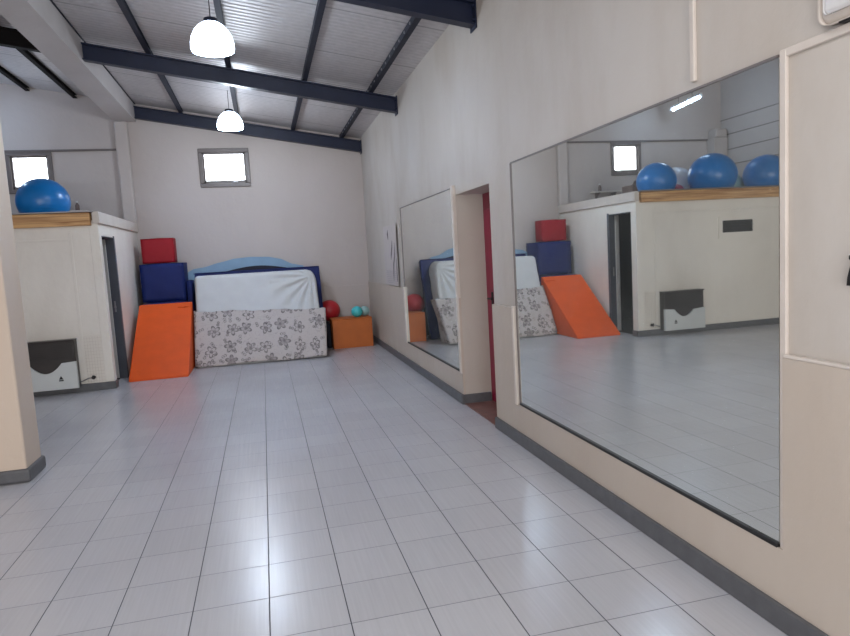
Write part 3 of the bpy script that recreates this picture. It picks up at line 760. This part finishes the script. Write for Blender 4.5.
# the flower print cover round the lower part: left side, front, right side
bm = B(); uvl = bm.loops.layers.uv.new('UVMap')
ztp = lambda x: .80-.09*(x-X0)/(X1-X0)
path = []      # (x, y offset along depth, s)
sL = .30
cols = 150; W = X1+.03-(X0-.03)
tot = W+2*sL
rows = 46; G = []
for i in range(cols+1):
    s_ = tot*i/cols; col = []
    for j in range(rows+1):
        if s_ < sL: x = X0-.03; dep = sL-s_
        elif s_ > sL+W: x = X1+.03; dep = s_-sL-W
        else: x = X0-.03+(s_-sL); dep = 0
        # round the corners
        cr = .04
        e1 = abs(s_-sL); e2 = abs(s_-sL-W)
        if e1 < cr: x += (cr-e1)*.35; dep += (cr-e1)*.35
        if e2 < cr: x -= (cr-e2)*.35; dep += (cr-e2)*.35
        zt_ = ztp(x)+.008*math.sin(s_*9)+.004*math.sin(s_*31)
        zb = .012+.010*(1+math.sin(s_*6.1+1))
        f = j/rows; z = zb+(zt_-zb)*f
        narrow = .02+max(0, 1-z/.75)*.075
        if x > 0: x -= narrow*max(0, min(1, (x-.4)/.5))
        y = prof_y(z)-.028+dep-(.02*(1-f)**3)-.10*max(0, 1-z/.8)*max(0, min(1, (x-X0)/(X1-X0)))
        w = .007*noise(s_*2.2, z*1.1)+.010*math.sin(s_*15+z*4)*(1-f)**2
        if dep > .03: x += w*(-1 if s_ < sL else 1)
        else: y += w
        col.append((x, y, z, s_))
    G.append(col)
V = [[bm.verts.new(c[:3]) for c in col] for col in G]
for i in range(cols):
    for j in range(rows):
        f = bm.faces.new((V[i][j], V[i+1][j], V[i+1][j+1], V[i][j+1]))
        for lp, (a, b_) in zip(f.loops, ((i, j), (i+1, j), (i+1, j+1), (i, j+1))): lp[uvl].uv = (G[a][b_][3], G[a][b_][2]*1.08)
o = obj('printed_cover', bm, M['flower'], None, True)
m_ = o.modifiers.new('thickness', 'SOLIDIFY'); m_.thickness = .006; m_.offset = 1
tag(rebase(o), 'white cotton cover with grey flower print wrapped round the lower half of the mattress', 'bed cover')

# ------------------------------------------------------------------ orange box, red and turquoise balls at right
t = thing('storage_box', 'dull orange box in the right back corner below the turquoise ball', 'box', (1.35, 10.78, 0))
ox0, ox1, oy0, oy1, oz = 1.03, 1.69, 10.56, 11.0, .475
bm = B(); w = .02
box(bm, ox0, ox1, oy0, oy0+w, 0, oz, .004, 1); box(bm, ox0, ox1, oy1-w, oy1, 0, oz, .004, 1)
box(bm, ox0, ox0+w, oy0+w, oy1-w, 0, oz, .004, 1); box(bm, ox1-w, ox1, oy0+w, oy1-w, 0, oz, .004, 1); box(bm, ox0+w, ox1-w, oy0+w, oy1-w, 0, .02)
obj('side_panels', bm, M['orange2'], t)
obj('lid', box(B(), ox0-.004, ox1+.004, oy0-.004, oy1+.004, oz, oz+.014, .004, 1), M['orange2'], t)
t_ = ball(1.47, 10.72, .095, 'small bright turquoise ball on the orange box', M['teal'], z=oz+.014, ribs=False, name='toy_ball', plug=False)
ball(1.62, 10.86, .085, 'pale grey-green ball beside the turquoise ball on the orange box', M['palet'], z=oz+.014, ribs=False, name='toy_ball', plug=False)
o = obj('foam_block', box(B(), .955, 1.018, 10.78, 11.22, 0, .41, .01, 2), M['darknavy'])
tag(rebase(o), 'narrow dark block squeezed between the blue gym mat and the orange box', 'foam block')
ball(1.055, 11.215, .19, 'red ball resting between the blue gym mat and the orange box', M['redball'], z=.41, ribs=True, plug=False)

# ------------------------------------------------------------------ light
def light(name, kind, loc, energy, color=(1, 1, 1), size=None, size_y=None, rot=None, radius=None):
    l = bpy.data.lights.new(name, kind); l.energy = energy; l.color = color
    if size: l.shape = 'RECTANGLE'; l.size = size; l.size_y = size_y
    if radius is not None: l.shadow_soft_size = radius
    o = bpy.data.objects.new(name, l); C.objects.link(o); o.location = loc
    if rot: o.rotation_euler = rot
    return o
# added soft fill before the closed wall behind the viewpoint, no opening there
light('added_front_fill', 'AREA', (-1.6, FYB+.05, 1.6), 200, (1.0, .975, .95), 5.0, 2.7, rot=(math.radians(90), 0, 0))
for (x, y, _), z in zip(LP, (3.25, 3.33)): light('lamp_glow', 'POINT', (x, y, z), 52, (.80, .90, 1.0), radius=.14)
# added overhead fill without a fixture, out of frame
light('overhead_fill', 'AREA', (-.3, .9, 3.6), 34, (.97, .98, 1.0), 1.4, 1.4, rot=(0, 0, 0))

w = bpy.data.worlds.new('World'); bpy.context.scene.world = w; w.use_nodes = True
w.node_tree.nodes['Background'].inputs[0].default_value = (.93, .96, 1, 1)
w.node_tree.nodes['Background'].inputs[1].default_value = 7

# ------------------------------------------------------------------ camera
yaw, pitch, roll = math.radians(13.84449), math.radians(-5.80611), math.radians(-3.304777)
f = Vector((math.sin(yaw)*math.cos(pitch), math.cos(yaw)*math.cos(pitch), math.sin(pitch)))
r = Vector((math.cos(yaw), -math.sin(yaw), 0)); u = r.cross(f)
r2 = math.cos(roll)*r+math.sin(roll)*u; u2 = -math.sin(roll)*r+math.cos(roll)*u
cam = bpy.data.cameras.new('Camera'); co = bpy.data.objects.new('Camera', cam); C.objects.link(co)
mw = Matrix((r2, u2, -f)).transposed().to_4x4(); mw.translation = Vector((0, 0, 1.5)); co.matrix_world = mw
cam.sensor_width = 36; cam.lens = 641.48/850*36; cam.clip_start = .05
bpy.context.scene.camera = co
vs = bpy.context.scene.view_settings; vs.view_transform = 'Standard'; vs.look = 'None'; vs.exposure = .5
